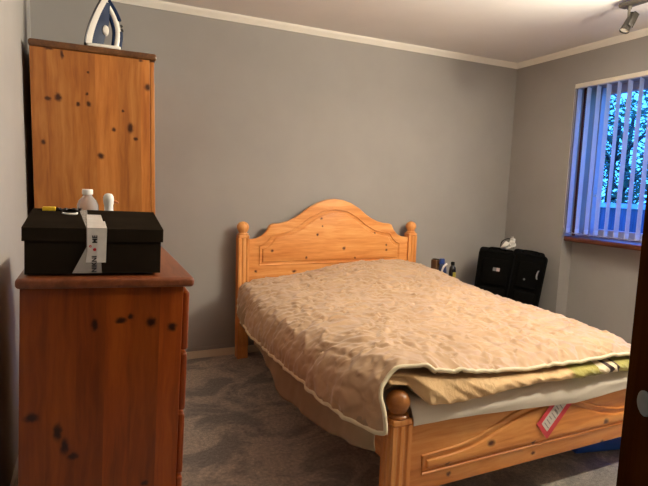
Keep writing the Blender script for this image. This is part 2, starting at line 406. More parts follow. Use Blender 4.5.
# ------------------------------------------------------------------ ceiling spotlight bar
M['nickel'] = plain('brushed_nickel', (.07, .06, .05), .5, .3, var=.05)
M['darkmetal'] = plain('dark_metal', (.018, .014, .011), .5, .2)
sb = thing('ceiling_spotlight_bar', 'dark metal bar of spotlights on the ceiling near the window', 'ceiling light', (BAR_X, -2.06, H))
bm = new(); box(bm, BAR_X - .03, BAR_X + .03, -2.88, -1.385, H - .045, H - .02, .008, 3); obj('bar', bm, M['nickel'], sb, 40)
bm = new(); lathe(bm, [(.05, H - .001), (.05, H - .02), (.045, H - .024)], (BAR_X, -2.06, 0), 28); obj('ceiling_rose', bm, M['nickel'], sb, 40)
M['bulb'] = plain('bulb_glass', (.9, .85, .75), .2)
for hi, ((hp), tg) in enumerate(HEADS):
    hp = Vector(hp); d = (Vector(tg) - hp).normalized()
    if hi == 0: d = Vector((-.45, .1, -1)).normalized()
    q = d.to_track_quat('Z', 'Y').to_matrix()
    bm = new(); tube(bm, [(hp.x, hp.y, H - .045), hp + Vector((0, 0, .03)), hp - d * .02], .007, 8); lathe(bm, [(.012, H - .06), (.012, H - .044)], (hp.x, hp.y, 0), 16)
    st = obj('stem', bm, M['nickel'], sb, 40)
    bm = new(); lathe(bm, [(.010, -.062), (.016, -.06), (.019, -.02), (.025, .045), (.027, .05), (.025, .05), (.0245, .04), (.004, .038)], n=24)
    for v in bm.verts: v.co = hp + q @ v.co
    hd = obj('lamp_head', bm, M['darkmetal'], sb, 50)
    bm = new(); box(bm, .030, .036, -.018, .018, -.055, .03, .003)
    for v in bm.verts: v.co = hp + q @ v.co
    obj('bracket', bm, M['darkmetal'], sb, 40)
    bm = new(); lathe(bm, [(.004, .039), (.024, .0395), (.024, .043), (.004, .045)], n=20)
    for v in bm.verts: v.co = hp + q @ v.co
    obj('bulb', bm, M['bulb'], hd, 50)

# ------------------------------------------------------------------ wardrobe
WB = Vector((.32, -.39, 0))
def K(lst, base, y, rx=.009, rz=.011):
    out = []
    for k in lst:
        a = k[2] if len(k) > 2 else rx; c = k[3] if len(k) > 3 else rz
        out.append((k[0] - base.x, y - base.y, k[1] - base.z, a, .05, c))
    return out
wk = K([(.115, 1.563, .012, .009), (.158, 1.572, .013, .018), (.242, 1.547, .008, .01), (.289, 1.553, .010, .012), (.282, 1.602, .006, .007), (.291, 1.707, .005, .005),
        (.178, 1.780, .007, .02), (.125, 1.80, .016, .007), (.562, 1.663, .014, .016), (.444, 1.532, .005, .006), (.477, 1.448, .012, .024), (.4, 1.435, .008, .010), (.502, 1.394, .009, .010),
        (.339, 1.297, .013, .014), (.53, 1.795, .010, .006), (.09, 1.35, .009, .012)], WB, -.75)
WP = (srgb(146, 84, 36), srgb(170, 104, 46), srgb(188, 124, 64))
M['ward_side'] = wood('wardrobe_side_pine', 'z', *WP, knots=wk, plank='x', plank_w=.104, rnd=False, vary=.2)
M['ward'] = wood('wardrobe_pine', 'z', *WP, plane='yz')
M['ward_top'] = wood('wardrobe_cornice_pine', 'y', srgb(76, 46, 24), srgb(98, 62, 34), srgb(116, 76, 44), rnd=False)
M['knobw'] = wood('knob_pine', 'z', *PL, rnd=False)
wd = thing('wardrobe', 'tall knotty pine wardrobe standing in the left back corner', 'wardrobe', WB)
bm = new(); box(bm, .044, .572, -.75, -.73, .0, 1.802, .002)
obj('side_panel', bm, M['ward_side'], wd)
bm = new(); box(bm, .066, .572, -.05, -.03, .0, 1.802, .002); obj('side_panel', bm, M['ward_side'], wd)
bm = new(); box(bm, .055, .076, -.73, -.05, .05, 1.80); box(bm, .076, .57, -.73, -.05, .06, .08); box(bm, .55, .572, -.73, -.05, 0, .07); box(bm, .55, .572, -.73, -.05, .44, .46); box(bm, .076, .57, -.73, -.05, 1.785, 1.801)
obj('carcass', bm, M['ward'], wd)
bm = new(); box(bm, .040, .606, -.768, -.012, 1.803, 1.836, .013, 4); obj('cornice', bm, M['ward_top'], wd, 40)
for (y0, y1, ky) in ((-.746, -.392, -.42), (-.388, -.034, -.36)):
    bm = new(); box(bm, .574, .594, y0, y1, .47, 1.795, .004)
    box(bm, .592, .600, y0 + .07, y1 - .07, .56, 1.70, .006); dd_ = obj('door', bm, M['ward'], wd)
    bm = new(); lathe(bm, [(.008, .594), (.008, .606), (.016, .612), (.018, .620), (.012, .628), (.003, .63)], (0, ky, .86), 20, 'x'); obj('knob', bm, M['knobw'], dd_, 60)
bm = new(); box(bm, .574, .594, -.746, -.034, .08, .435, .004); dw = obj('drawer', bm, M['ward'], wd)
for ky in (-.56, -.22):
    bm = new(); lathe(bm, [(.008, .594), (.008, .606), (.016, .612), (.018, .620), (.012, .628), (.003, .63)], (0, ky, .26), 20, 'x'); obj('knob', bm, M['knobw'], dw, 60)

wd.scale = (1.067, .643, 1.0327); wd.location = (.3288, -.255, 0)

# ------------------------------------------------------------------ chest of drawers (leans slightly to the right)
DB = Vector((.305, -1.53, .009))
def dl(x, z):   # world point on the tilted near face -> untilted
    a = R(2.2); X = x - DB.x; Z = z
    return (DB.x + X * math.cos(a) - Z * math.sin(a), X * math.sin(a) + Z * math.cos(a))
raw = [(.306, .808, .007, .016), (.375, .815, .014, .008), (.402, .824, .008, .008), (.46, .802, .013, .013), (.52, .783, .012, .012),
       (.143, .557, .016, .012), (.206, .505, .010, .022), (.222, .46, .009, .022), (.243, .425, .013, .010), (.437, .299, .009, .007)]
dk_ = K([(*dl(k[0], k[1]), k[2], k[3]) for k in raw], DB, -1.9)
DP = (srgb(112, 46, 4), srgb(138, 60, 8), srgb(156, 76, 14))
M['dres_side'] = wood('chest_side_pine', 'z', *DP, knots=dk_, plank='x', plank_w=.074, rnd=False, vary=.2)
M['dres'] = wood('chest_pine', 'z', *DP, plane='yz')
M['dres_top'] = wood('chest_top_pine', 'y', srgb(100, 50, 24), srgb(122, 64, 34), srgb(140, 78, 44), rnd=False, coat=.3)
ds = thing('chest_of_drawers', 'orange knotty pine chest of drawers under the black box', 'chest of drawers', DB)
cx = DB.x
bm = new(); box(bm, cx - .214, cx + .214, -1.9, -1.88, .0, .915, .002); obj('side_panel', bm, M['dres_side'], ds)
bm = new(); box(bm, cx - .214, cx + .214, -1.18, -1.16, .0, .915, .002); obj('side_panel', bm, M['dres_side'], ds)
bm = new(); box(bm, cx - .212, cx - .20, -1.88, -1.18, .05, .914); box(bm, cx + .195, cx + .213, -1.88, -1.18, 0, .09); box(bm, cx - .2, cx + .21, -1.88, -1.18, .07, .085)
for z in (.30, .52, .72, .895): box(bm, cx + .19, cx + .213, -1.88, -1.18, z - .01, z + .01)
obj('carcass', bm, M['dres'], ds)
bm = new(); box(bm, cx - .224, cx + .243, -1.92, -1.14, .9155, .945, .011, 4); obj('top', bm, M['dres_top'], ds, 40)
for z0, z1 in ((.10, .295), (.305, .505), (.515, .70), (.71, .895)):
    bm = new(); box(bm, cx + .2145, cx + .236, -1.885, -1.175, z0, z1, .007, 3); dw = obj('drawer', bm, M['dres'], ds, 40)
ds.rotation_euler = (0, R(2.2), 0)

# ------------------------------------------------------------------ black box and things on the chest
TZ = .953
BB = Vector((.312, -1.74, TZ - .001)); BY0, BY1 = -1.88, -1.60
def zoff(x): return 0
M['blackcard'] = plain('black_card', (.020, .0145, .010), .9, spec=.0, var=.2, scale=8)
bx = thing('black_box', 'large black cardboard box with lifted lid on the chest of drawers', 'box', BB)
bm = new(); z0 = BB.z
for a in ((-.176, .176, BY0, BY0 + .004), (-.176, .176, BY1 - .004, BY1), (-.176, -.172, BY0 + .004, BY1 - .004), (.172, .176, BY0 + .004, BY1 - .004)):
    box(bm, BB.x + a[0], BB.x + a[1], a[2], a[3], z0 + .003, z0 + .112)
box(bm, BB.x - .176, BB.x + .176, BY0, BY1, z0, z0 + .003); obj('box_base', bm, M['blackcard'], bx)
LT = R(7.0)
def lid_pt(p):   # lid is hinged up about its near lower rim
    py = Vector((p.x, BY0 - .005, z0 + .092)); q = p - py
    return py + Vector((0, q.y * math.cos(LT) - q.z * math.sin(LT) * 0.0, q.y * math.sin(LT) + q.z))
bm = new()
lx0, lx1, ly0, ly1, lz0, lz1 = BB.x - .182, BB.x + .182, BY0 - .005, BY1 + .005, z0 + .092, z0 + .126
box(bm, lx0, lx1, ly0, ly0 + .003, lz0, lz1); box(bm, lx0, lx1, ly1 - .003, ly1, lz0, lz1)
box(bm, lx0, lx0 + .003, ly0 + .003, ly1 - .003, lz0, lz1); box(bm, lx1 - .003, lx1, ly0 + .003, ly1 - .003, lz0, lz1)
box(bm, lx0, lx1, ly0, ly1, lz1, lz1 + .003)
for v in bm.verts: v.co = lid_pt(v.co)
obj('lid', bm, M['blackcard'], bx)
bx.rotation_euler = (0, R(1.6), 0)
def on_lid(x, y, h=0): return lid_pt(Vector((x, y, lz1 + .003))) + Vector((0, 0, h))

# printed clear tape over lid and front
m, nt, b = mat('clear_tape'); b.inputs['Base Color'].default_value = (.75, .70, .66, 1); b.inputs['Roughness'].default_value = .25
b.inputs['Alpha'].default_value = .38; n = tnoise(nt, coords(nt), 60, 3); bump(nt, b, n, .6, .004); M['clear'] = m
m, nt, b = mat('white_tape'); n = tnoise(nt, coords(nt), 40, 3)
nt.links.new(ramp(nt, [(.3, (.72, .68, .64)), (.7, (.86, .82, .78))], n), b.inputs['Base Color']); b.inputs['Roughness'].default_value = .3; b.inputs['Alpha'].default_value = .9
bump(nt, b, n, .5, .003); M['tape'] = m
tp = thing('packing_tape', 'strip of printed white and clear tape hanging down the black box', 'tape', BB)
FY = BY0 - .0062
def sheet(poly_front, name, m, lift=0, parent=tp, top=None):
    bm = new()
    if poly_front:
        A = [bm.verts.new((x, FY - lift, z)) for x, z in poly_front]; B = [bm.verts.new((x, FY - lift - .0004, z)) for x, z in poly_front]
        bm.faces.new(A); bm.faces.new(B[::-1])
        for i in range(len(A)): bm.faces.new((A[i], B[i], B[(i + 1) % len(A)], A[(i + 1) % len(A)]))
    if top:
        A = [bm.verts.new(on_lid(x, y, .0006 + lift)) for x, y in top]; B = [bm.verts.new(on_lid(x, y, .001 + lift)) for x, y in top]
        bm.faces.new(A); bm.faces.new(B[::-1])
        for i in range(len(A)): bm.faces.new((A[i], B[i], B[(i + 1) % len(A)], A[(i + 1) % len(A)]))
    bmesh.ops.recalc_face_normals(bm, faces=bm.faces[:])
    return obj(name, bm, m, parent)
ZT = lz1 + .0035
sheet([(.287, ZT), (.288, 1.03), (.252, TZ + .002), (.284, TZ + .002), (.296, ZT)], 'clear_strip', M['clear'], .0002, top=[(.287, ly0), (.296, ly0), (.285, ly1 - .005), (.262, ly1 - .005)])
sheet([(.309, .985), (.326, .985), (.328, TZ + .002), (.28, TZ + .002), (.287, 1.0)], 'clear_strip', M['clear'], .0003)
sheet([(.289, ZT), (.290, 1.02), (.286, .985), (.338, .985), (.340, ZT)], 'printed_strip', M['tape'], .0006, top=[(.289, ly0), (.340, ly0), (.336, ly0 + .10), (.331, ly0 + .10), (.326, ly0 + .2), (.286, ly0 + .2)])
M['ink'] = plain('black_ink', (.02, .02, .02), .5); M['redink'] = plain('red_ink', (.6, .02, .03), .5)
def text(txt, size, m, parent, mtx, name='lettering'):
    c = bpy.data.curves.new(name, 'FONT'); c.body = txt; c.size = size; c.extrude = .0002; c.offset = .0005; c.align_x = 'LEFT'
    o = bpy.data.objects.new(name, c); COL.objects.link(o)
    bpy.context.view_layer.update()
    me = bpy.data.meshes.new_from_object(o.evaluated_get(bpy.context.evaluated_depsgraph_get()))
    COL.objects.unlink(o); bpy.data.objects.remove(o)
    me.transform(mtx); off = root_of(parent).location; me.transform(Matrix.Translation(-off)); me.materials.clear(); me.materials.append(m)
    o = bpy.data.objects.new(name, me); COL.objects.link(o); o.parent = parent; return o
def vert_m(x, y, z): return Matrix.Translation((x, y, z)) @ Matrix(((0, -1, 0, 0), (0, 0, -1, 0), (1, 0, 0, 0), (0, 0, 0, 1)))
text('NIKNI', .0175, M['ink'], tp, vert_m(.3135, FY - .0013, TZ + .004))
text('ME', .0175, M['ink'], tp, vert_m(.3145, FY - .0013, 1.040))
text('o', .012, M['redink'], tp, vert_m(.300, FY - .0013, 1.028))
bm = new(); lathe(bm, [(.0045, FY - .0016), (.0045, FY - .0009)], (.3085, 0, 1.022), 16, 'y'); obj('red_dot', bm, M['redink'], tp)
tp.rotation_euler = bx.rotation_euler

# water bottle behind the box
m, nt, b = mat('clear_plastic'); b.inputs['Base Color'].default_value = (.93, .92, .93, 1); b.inputs['Transmission Weight'].default_value = .72
b.inputs['Roughness'].default_value = .12; b.inputs['IOR'].default_value = 1.2; M['pet'] = m
M['whiteplastic'] = plain('white_plastic', (.80, .78, .74), .35, var=.04)
wb = thing('water_bottle', 'clear plastic bottle with a white cap behind the black box', 'bottle', (.292, -1.54, .938))
zb = .938
bm = new(); lathe(bm, [(.026, zb), (.031, zb + .006), (.0325, zb + .03), (.0315, zb + .05), (.0325, zb + .07), (.0315, zb + .1), (.0325, zb + .13), (.034, zb + .17), (.034, zb + .192), (.028, zb + .209), (.0175, zb + .220), (.0135, zb + .228)], (.292, -1.54, 0), 28)
obj('bottle_body', bm, M['pet'], wb, 60)
bm = new(); lathe(bm, [(.0165, zb + .2285), (.0170, zb + .23), (.0170, zb + .243), (.0155, zb + .246), (.003, zb + .2465)], (.292, -1.54, 0), 28); obj('cap', bm, M['whiteplastic'], wb, 50)
# white spray bottle
sp = thing('spray_bottle', 'white plastic bottle with an orange nozzle behind the black box', 'bottle', (.357, -1.55, .936))
bm = new(); lathe(bm, [(.022, .936), (.024, .942), (.024, 1.08), (.020, 1.10), (.0145, 1.115), (.0145, 1.13), (.0165, 1.14), (.0175, 1.15), (.016, 1.162), (.011, 1.170), (.003, 1.172)], (.357, -1.55, 0), 24)
obj('bottle_body', bm, M['whiteplastic'], sp, 60)
bm = new(); tube(bm, smooth_path([(.366, -1.55, 1.145), (.378, -1.55, 1.144), (.388, -1.552, 1.139)], 4), [.006, .006, .0055, .005, .005, .0045, .004, .0035, .003], 10); obj('nozzle', bm, plain('orange_plastic', (.5, .16, .05), .4), sp, 60)
# yellow block and cables on the back of the lid
bm = new(); p0 = on_lid(.2, BY1 - .03)
box(bm, .163, .200, BY1 - .035, BY1 - .012, p0.z + .003, p0.z + .016, .002); based('yellow_stick', bm, plain('yellow_plastic', (.85, .55, .03), .4), (.18, BY1 - .025, p0.z), 'small bright yellow block on the back of the black box lid', 'tool')
bm = new(); ctrl = []
for i in range(9): ctrl.append((.205 + i * .0085, BY1 - .03 + .012 * math.sin(i * 1.9), p0.z + .0075 + .0035 * math.cos(i * 2.3)))
tube(bm, smooth_path(ctrl, 5), .0042, 8); tube(bm, smooth_path([(c[0], c[1] * 1 + .006 * math.cos(i), c[2] + .004 * math.sin(i * 2)) for i, c in enumerate(ctrl)], 5), .0036, 8)
based('black_cable', bm, plain('black_rubber', (.02, .012, .012), .4), (.235, BY1 - .03, p0.z), 'short twisted black cable beside the yellow block on the box lid', 'cable', 60)
bm = new(); tube(bm, smooth_path([(on_lid(x, y, .004)) for x, y in ((.222, BY1 - .075), (.238, BY1 - .088), (.258, BY1 - .085), (.262, BY1 - .072))], 5), .0035, 8)
based('white_cable', bm, M['whiteplastic'], tuple(on_lid(.24, BY1 - .08)), 'short white cable lying on the black box lid', 'cable', 60)

# ------------------------------------------------------------------ steam iron on the wardrobe
IB = Vector((.365, -.70, 1.836))
ir = thing('steam_iron', 'blue and white steam iron standing on its heel on the wardrobe', 'iron', IB)
M['iwhite'] = plain('iron_white', (.82, .78, .72), .3, var=.03, coat=.4)
M['iblue'] = plain('iron_blue', (.008, .02, .06), .4, spec=.15, var=.15, coat=.0)
M['isole'] = plain('iron_sole', (.10, .10, .11), .3, .9)
ih = .275
def plan(h):       # half width of the soleplate at height h above heel
    t = max(0, min(1, h / ih)); return .054 * (1 - t ** 2.4) ** .8 + .001
def iron_loft(bm, d0, d1, h0, h1, shr0, shr1, bend, n=18, top=0):
    """stack of cross sections along height: spans depth d0..d1 (x), width y"""
    rings = []
    for i in range(n + 1):
        t = i / n; h = h0 + (h1 - h0) * t
        w0 = plan(h) * shr0; w1 = plan(h) * shr1; a = d0(h) if callable(d0) else d0; b_ = d1(h) if callable(d1) else d1
        r = []
        for (dx, wy) in ((a, -w0), (a + (b_ - a) * .5, -(w0 + w1) / 2 * 1.03), (b_, -w1), (b_, w1), (a + (b_ - a) * .5, (w0 + w1) / 2 * 1.03), (a, w0)):
            r.append(bm.verts.new(IB + Vector((dx, wy, h))))
        rings.append(r)
    for a, b_ in zip(rings, rings[1:]):
        for k in range(6): bm.faces.new((a[k], a[(k + 1) % 6], b_[(k + 1) % 6], b_[k]))
    bm.faces.new(rings[0]); bm.faces.new(rings[-1][::-1]); bmesh.ops.recalc_face_normals(bm, faces=bm.faces[:])
lean = lambda h: -.078 + .10 * (h / ih) ** 1.5     # soleplate curves right towards the tip
bm = new(); iron_loft(bm, lambda h: lean(h) - .006, lambda h: lean(h) + .002, .012, ih, 1, 1, 0); obj('soleplate', bm, M['isole'], ir, 40)
bodyr = lambda h: lean(h) + .003 + (.075 if h < .12 else .075 - .055 * ((h - .12) / (ih - .12)) ** 1.0)
bm = new(); iron_loft(bm, lambda h: lean(h) + .003, lambda h: lean(h) + .028, .010, ih - .004, .97, .90, 0); obj('body', bm, M['iwhite'], ir, 50)
bm = new(); iron_loft(bm, lambda h: lean(h) + .028, lambda h: max(lean(h) + .030, bodyr(h)), .014, ih - .06, .86, .42, 0); obj('water_tank', bm, M['iblue'], ir, 50)
bm = new(); box(bm, IB.x - .072, IB.x + .078, IB.y - .045, IB.y + .045, IB.z, IB.z + .016, .007, 3); obj('heel', bm, M['iwhite'], ir, 40)
def P3(d, h, y=0): return IB + Vector((d, y, h))
hp_ = [P3(.058, .012), P3(.066, .06), P3(.066, .10), P3(.054, .15), P3(.034, .19), P3(.012, .225)]
bm = new(); tube(bm, smooth_path(hp_, 6), [.015] * 6 + [.014] * 25, 14); obj('handle', bm, M['iwhite'], ir, 60)
bm = new(); tube(bm, smooth_path([P3(.044, .014), P3(.050, .06), P3(.050, .10), P3(.036, .15), P3(.014, .19)], 6), .010, 10); obj('handle_lining', bm, M['iblue'], ir, 60, 'dark blue lining of the handle')
bm = new(); tube(bm, smooth_path([P3(.073, .018), P3(.079, .06), P3(.079, .092)], 6), .011, 12)
tube(bm, smooth_path([P3(.074, .142), P3(.056, .182), P3(.036, .215), P3(.02, .24)], 6), .012, 12); obj('handle_grip', bm, M['iblue'], ir, 60, 'dark blue grip')
bm = new(); tube(bm, [P3(.080, .10), P3(.090, .104)], .008, 10); tube(bm, [P3(.078, .118), P3(.087, .124)], .007, 10); obj('steam_button', bm, M['isole'], ir, 60)
bm = new(); lathe(bm, [(.018, -.005), (.018, -.030), (.014, -.036), (.004, -.037)], (IB.x + .012, IB.y + .0, IB.z + .085), 20, 'y', sx=.8, sy=1.25); obj('dial', bm, M['iwhite'], ir, 50)

ir.location = (.370, -.44, 1.8965); ir.scale = (1.09, 1.09, 1.09)

# ------------------------------------------------------------------ bed
XL, XR = 1.2, 2.65
bed = thing('pine_bed', 'pine double bed with arched headboard and ball topped posts', 'bed', (1.925, -1.08, 0))
BBs = bed.location
hk = K([(1.813, .984), (1.785, .865), (1.823, .927, .006, .006), (2.005, .76, .011, .011), (1.442, .756, .011, .009), (1.702, .698, .008, .008), (2.372, .779, .008, .009), (2.374, .739, .008, .008),
        (1.614, .601, .015, .008), (1.788, .594), (1.328, .613), (2.101, .686, .007, .007), (2.269, .873, .007, .006)], BBs, -.1, .009, .008)
fk = K([(1.639, .291, .017, .011), (1.865, .247), (1.87, .2, .010, .007), (1.456, .204), (2.275, .265, .014, .012), (2.275, .169, .012, .008), (1.447, .249), (1.98, .344)], BBs, -2.08, .009, .008)
M['bed_x'] = wood('bed_pine_head', 'x', *PB, knots=hk, rnd=False)
M['bed_f'] = wood('bed_pine_foot', 'x', *PL, knots=fk, rnd=False)
M['bed_z'] = wood('bed_pine_post', 'z', *PL, rnd=False)
M['bed_zh'] = wood('bed_pine_head_post', 'z', *PB, rnd=False)
M['bed_ball'] = wood('bed_pine_ball', 'x', srgb(140, 84, 36), srgb(165, 102, 48), srgb(180, 118, 62), rnd=False, rough=.35, coat=.3)
M['bed_y'] = wood('bed_pine_rail', 'y', *PL, plane='yz')
outl = [(1.276, .836), (1.33, .842), (1.372, .860), (1.405, .893), (1.428, .935), (1.448, .944), (1.50, .948), (1.559, .962), (1.612, .985), (1.661, 1.015), (1.72, 1.060), (1.791, 1.098), (1.86, 1.120), (1.925, 1.127)]
outl = outl + [(3.85 - x, z) for x, z in outl[-2::-1]]
bm = new(); prism(bm, [(1.262, .30)] + [(1.262, .836)] + outl + [(2.588, .836), (2.588, .30)], 'y', -.102, -.072, .010, 4)
hb = obj('headboard', bm, M['bed_x'], bed, 35)
def inner(z_add=0, ins=0):
    lo = .655 + ins; top = [(1.352 + ins, lo), (1.352 + ins, .775 - ins)]
    for x, z in outl:
        if 1.39 < x < 2.46: 
            xx = 1.925 + (x - 1.925) * .91
            top.append((xx, z - .075 - ins))
    return top + [(2.498 - ins, .775 - ins), (2.498 - ins, lo)]
def inner2(ins):
    core = [(1.352, .655), (1.352, .79), (1.385, .80), (1.415, .825), (1.445, .868), (1.50, .875), (1.58, .893), (1.66, .935), (1.74, .995), (1.82, 1.035), (1.925, 1.05)]
    full = core + [(3.85 - x, z) for x, z in core[::-1]][1:]
    c = (1.925, .80); return [(x + (ins if x < c[0] - .01 else -ins if x > c[0] + .01 else 0), z - ins if z > .66 else z + ins) for x, z in full]
bm = new(); path = [(x, -.103, z) for x, z in inner2(0)]; tube(bm, path, .006, 8, True); obj('moulding', bm, M['bed_x'], hb, 60)
bm = new(); prism(bm, inner2(.02), 'y', -.112, -.100, .009, 3); obj('raised_panel', bm, M['bed_x'], hb, 35)
def post(x0, x1, y0, y1, ztop, mz, name, zlow=0):
    cx_, cy_ = (x0 + x1) / 2, (y0 + y1) / 2; hw = (x1 - x0) / 2
    bm = new()
    # square post with two flutes cut into every face
    pr = []; f = hw * .16; dpt = .006
    base = [(-hw, 0), (-hw * .62, 0), (-hw * .48, dpt), (-hw * .30, dpt), (-hw * .16, 0), (hw * .16, 0), (hw * .30, dpt), (hw * .48, dpt), (hw * .62, 0)]
    for k in range(4):
        a = k * math.pi / 2
        for (u, dv) in base:
            x, y = u, -hw + dv
            pr.append((cx_ + x * math.cos(a) - y * math.sin(a), cy_ + x * math.sin(a) + y * math.cos(a)))
    prism(bm, pr, 'z', ztop - .022, .09)
    box(bm, cx_ - hw, cx_ + hw, cy_ - hw, cy_ + hw, zlow, .09, .003); box(bm, cx_ - hw, cx_ + hw, cy_ - hw, cy_ + hw, ztop - .022, ztop, .006, 3)
    p = obj(name, bm, mz, bed)
    r = .042; bm = new(); z = ztop
    prof = [(.036, z), (.039, z + .005), (.036, z + .011), (.028, z + .014), (.027, z + .017), (.031, z + .021)]
    for i in range(1, 12):
        a = -math.pi / 2 * .55 + i / 11 * (math.pi / 2 * 1.55); prof.append((max(.002, r * math.cos(a)), z + .053 + r * .92 * math.sin(a)))
    lathe(bm, prof, (cx_, cy_, 0), 32); obj('finial', bm, M['bed_ball'] if y0 < -1 else mz, p, 50)
post(XL, XL + .075, -.12, -.045, .868, M['bed_zh'], 'headboard_post'); post(XR - .075, XR, -.12, -.045, .868, M['bed_zh'], 'headboard_post')
post(XL, XL + .075, -2.10, -2.025, .452, M['bed_z'], 'footboard_post'); post(XR - .075, XR, -2.10, -2.025, .452, M['bed_z'], 'footboard_post')
bm = new(); box(bm, XL + .07, XR - .07, -2.082, -2.052, .165, .432, .006, 3); fb = obj('footboard', bm, M['bed_f'], bed, 35)
def foot_panel(ins):
    core = [(1.335, .232), (1.335, .298), (1.40, .300), (1.50, .306), (1.58, .322), (1.66, .350), (1.74, .380), (1.82, .400), (1.925, .408)]
    full = core + [(3.85 - x, z) for x, z in core[::-1]][1:]
    return [(x + (ins if x < 1.915 else -ins if x > 1.935 else 0), z - ins if z > .25 else z + ins) for x, z in full]
bm = new(); tube(bm, [(x, -2.083, z) for x, z in foot_panel(0)], .006, 8, True); obj('moulding', bm, M['bed_f'], fb, 60)
bm = new(); prism(bm, foot_panel(.018), 'y', -2.092, -2.080, .008, 3); obj('raised_panel', bm, M['bed_f'], fb, 35)
for x0 in (XL + .018, XR - .042):
    bm = new(); box(bm, x0, x0 + .024, -2.05, -.10, .27, .40, .004); obj('side_rail', bm, M['bed_y'], bed)
bm = new()
for i in range(14): box(bm, XL + .043, XR - .043, -.22 - i * .135, -.15 - i * .135, .29, .308)
obj('slat_base', bm, M['bed_f'], bed)
M['mattress'] = plain('mattress_ticking', (.55, .53, .52), .8, var=.05, bmp=.3)
bm = new(); box(bm, 1.255, 2.595, -2.045, -.125, .309, .50, .045, 5); ma = based('mattress', bm, M['mattress'], (1.925, -1.08, .309), 'white mattress under the sheet on the pine bed', 'mattress', 60)

# ---- cloth helpers
def interp(tab, x):
    if x <= tab[0][0]: return tab[0][1]
    for (a, va), (b_, vb) in zip(tab, tab[1:]):
        if x <= b_:
            t = (x - a) / (b_ - a); t = t * t * (3 - 2 * t) if False else t
            return va + (vb - va) * t
    return tab[-1][1]
def stations_surface(st, nu, nv):
    """st: list of (y list or y, [(x,z)...]) ; Catmull both ways -> grid of Vectors"""
    rows = []
    for ys, prof in st:
        pts = smooth_path([Vector((p[0], p[2] if len(p) > 2 else ys, p[1])) for p in prof], 12)
        # resample by arclength
        L = [0]
        for a, b_ in zip(pts, pts[1:]): L.append(L[-1] + (b_ - a).length)
        out = []; k = 0
        for i in range(nu + 1):
            s = L[-1] * i / nu
            while k < len(L) - 2 and L[k + 1] < s: k += 1
            t = (s - L[k]) / max(1e-9, L[k + 1] - L[k]); out.append(pts[k].lerp(pts[k + 1], t))
        rows.append(out)
    cols = [smooth_path([r[i] for r in rows], 16) for i in range(nu + 1)]
    grid = []
    m_ = len(cols[0])
    # arclength along y using the middle column
    mid = cols[nu // 2]; L = [0]
    for a, b_ in zip(mid, mid[1:]): L.append(L[-1] + (b_ - a).length)
    k = 0
    for j in range(nv + 1):
        s = L[-1] * j / nv
        while k < len(L) - 2 and L[k + 1] < s: k += 1
        t = (s - L[k]) / max(1e-9, L[k + 1] - L[k]); grid.append([c[k].lerp(c[k + 1], t) for c in cols])
    return grid
def grid_mesh(grid, disp):
    nv = len(grid) - 1; nu = len(grid[0]) - 1; bm = new(); V = []
    for j in range(nv + 1):
        r = []
        for i in range(nu + 1):
            p = grid[j][i]; a = grid[j][min(nu, i + 1)] - grid[j][max(0, i - 1)]; b_ = grid[min(nv, j + 1)][i] - grid[max(0, j - 1)][i]
            n = b_.cross(a).normalized()
            r.append(bm.verts.new(p + n * disp(p, i / nu, j / nv, n)))
        V.append(r)
    for j in range(nv):
        for i in range(nu): bm.faces.new((V[j][i], V[j][i + 1], V[j + 1][i + 1], V[j + 1][i]))
    bmesh.ops.recalc_face_normals(bm, faces=bm.faces[:])
    return bm, [[v.co.copy() for v in r] for r in V]
def ridge(p, s, seed):
    return 1 - abs(noise.noise(Vector((p.x * s + seed, p.y * s, p.z * s)))) * 2.2

comf = [
 (-.135, [(1.205, .47), (1.208, .50), (1.225, .525), (1.29, .545), (1.5, .565), (1.75, .60), (2.0, .635), (2.3, .645), (2.5, .635), (2.60, .58), (2.64, .47)]),
 (-.26, [(1.165, .44), (1.17, .495), (1.20, .548), (1.28, .575), (1.5, .59), (1.75, .63), (2.0, .665), (2.3, .68), (2.5, .66), (2.63, .59), (2.67, .46)]),
 (-.45, [(1.125, .405), (1.135, .48), (1.18, .555), (1.3, .585), (1.5, .595), (1.75, .625), (2.0, .66), (2.3, .67), (2.5, .65), (2.64, .59), (2.69, .45)]),
 (-.9, [(1.075, .400), (1.09, .475), (1.155, .555), (1.3, .592), (1.5, .598), (1.75, .605), (2.0, .610), (2.3, .612), (2.5, .60), (2.64, .55), (2.70, .42)]),
 (-1.45, [(1.075, .415), (1.085, .49), (1.155, .57), (1.3, .605), (1.5, .605), (1.75, .60), (2.0, .60), (2.3, .595), (2.5, .585), (2.62, .535), (2.69, .42)]),
 (-1.85, [(1.08, .425), (1.09, .50), (1.155, .58), (1.28, .628), (1.45, .618), (1.7, .605), (1.9, .60), (2.2, .597), (2.42, .59), (2.56, .54), (2.67, .42)]),
 (-2.02, [(1.115, .432, -2.06), (1.125, .50, -2.05), (1.155, .575, -2.02), (1.25, .632, -2.015), (1.4, .618), (1.6, .60), (1.85, .59), (2.1, .587), (2.36, .582), (2.52, .53), (2.64, .43)]),
 (-2.095, [(1.145, .440, -2.14), (1.150, .50, -2.12), (1.165, .565, -2.075), (1.24, .622, -2.065), (1.4, .598), (1.6, .570), (1.85, .556), (2.1, .552), (2.36, .548), (2.5, .50), (2.62, .42)]),
]
g = stations_surface(comf, 250, 250)
def sstep(a, b_, x):
    t = max(0, min(1, (x - a) / (b_ - a))); return t * t * (3 - 2 * t)
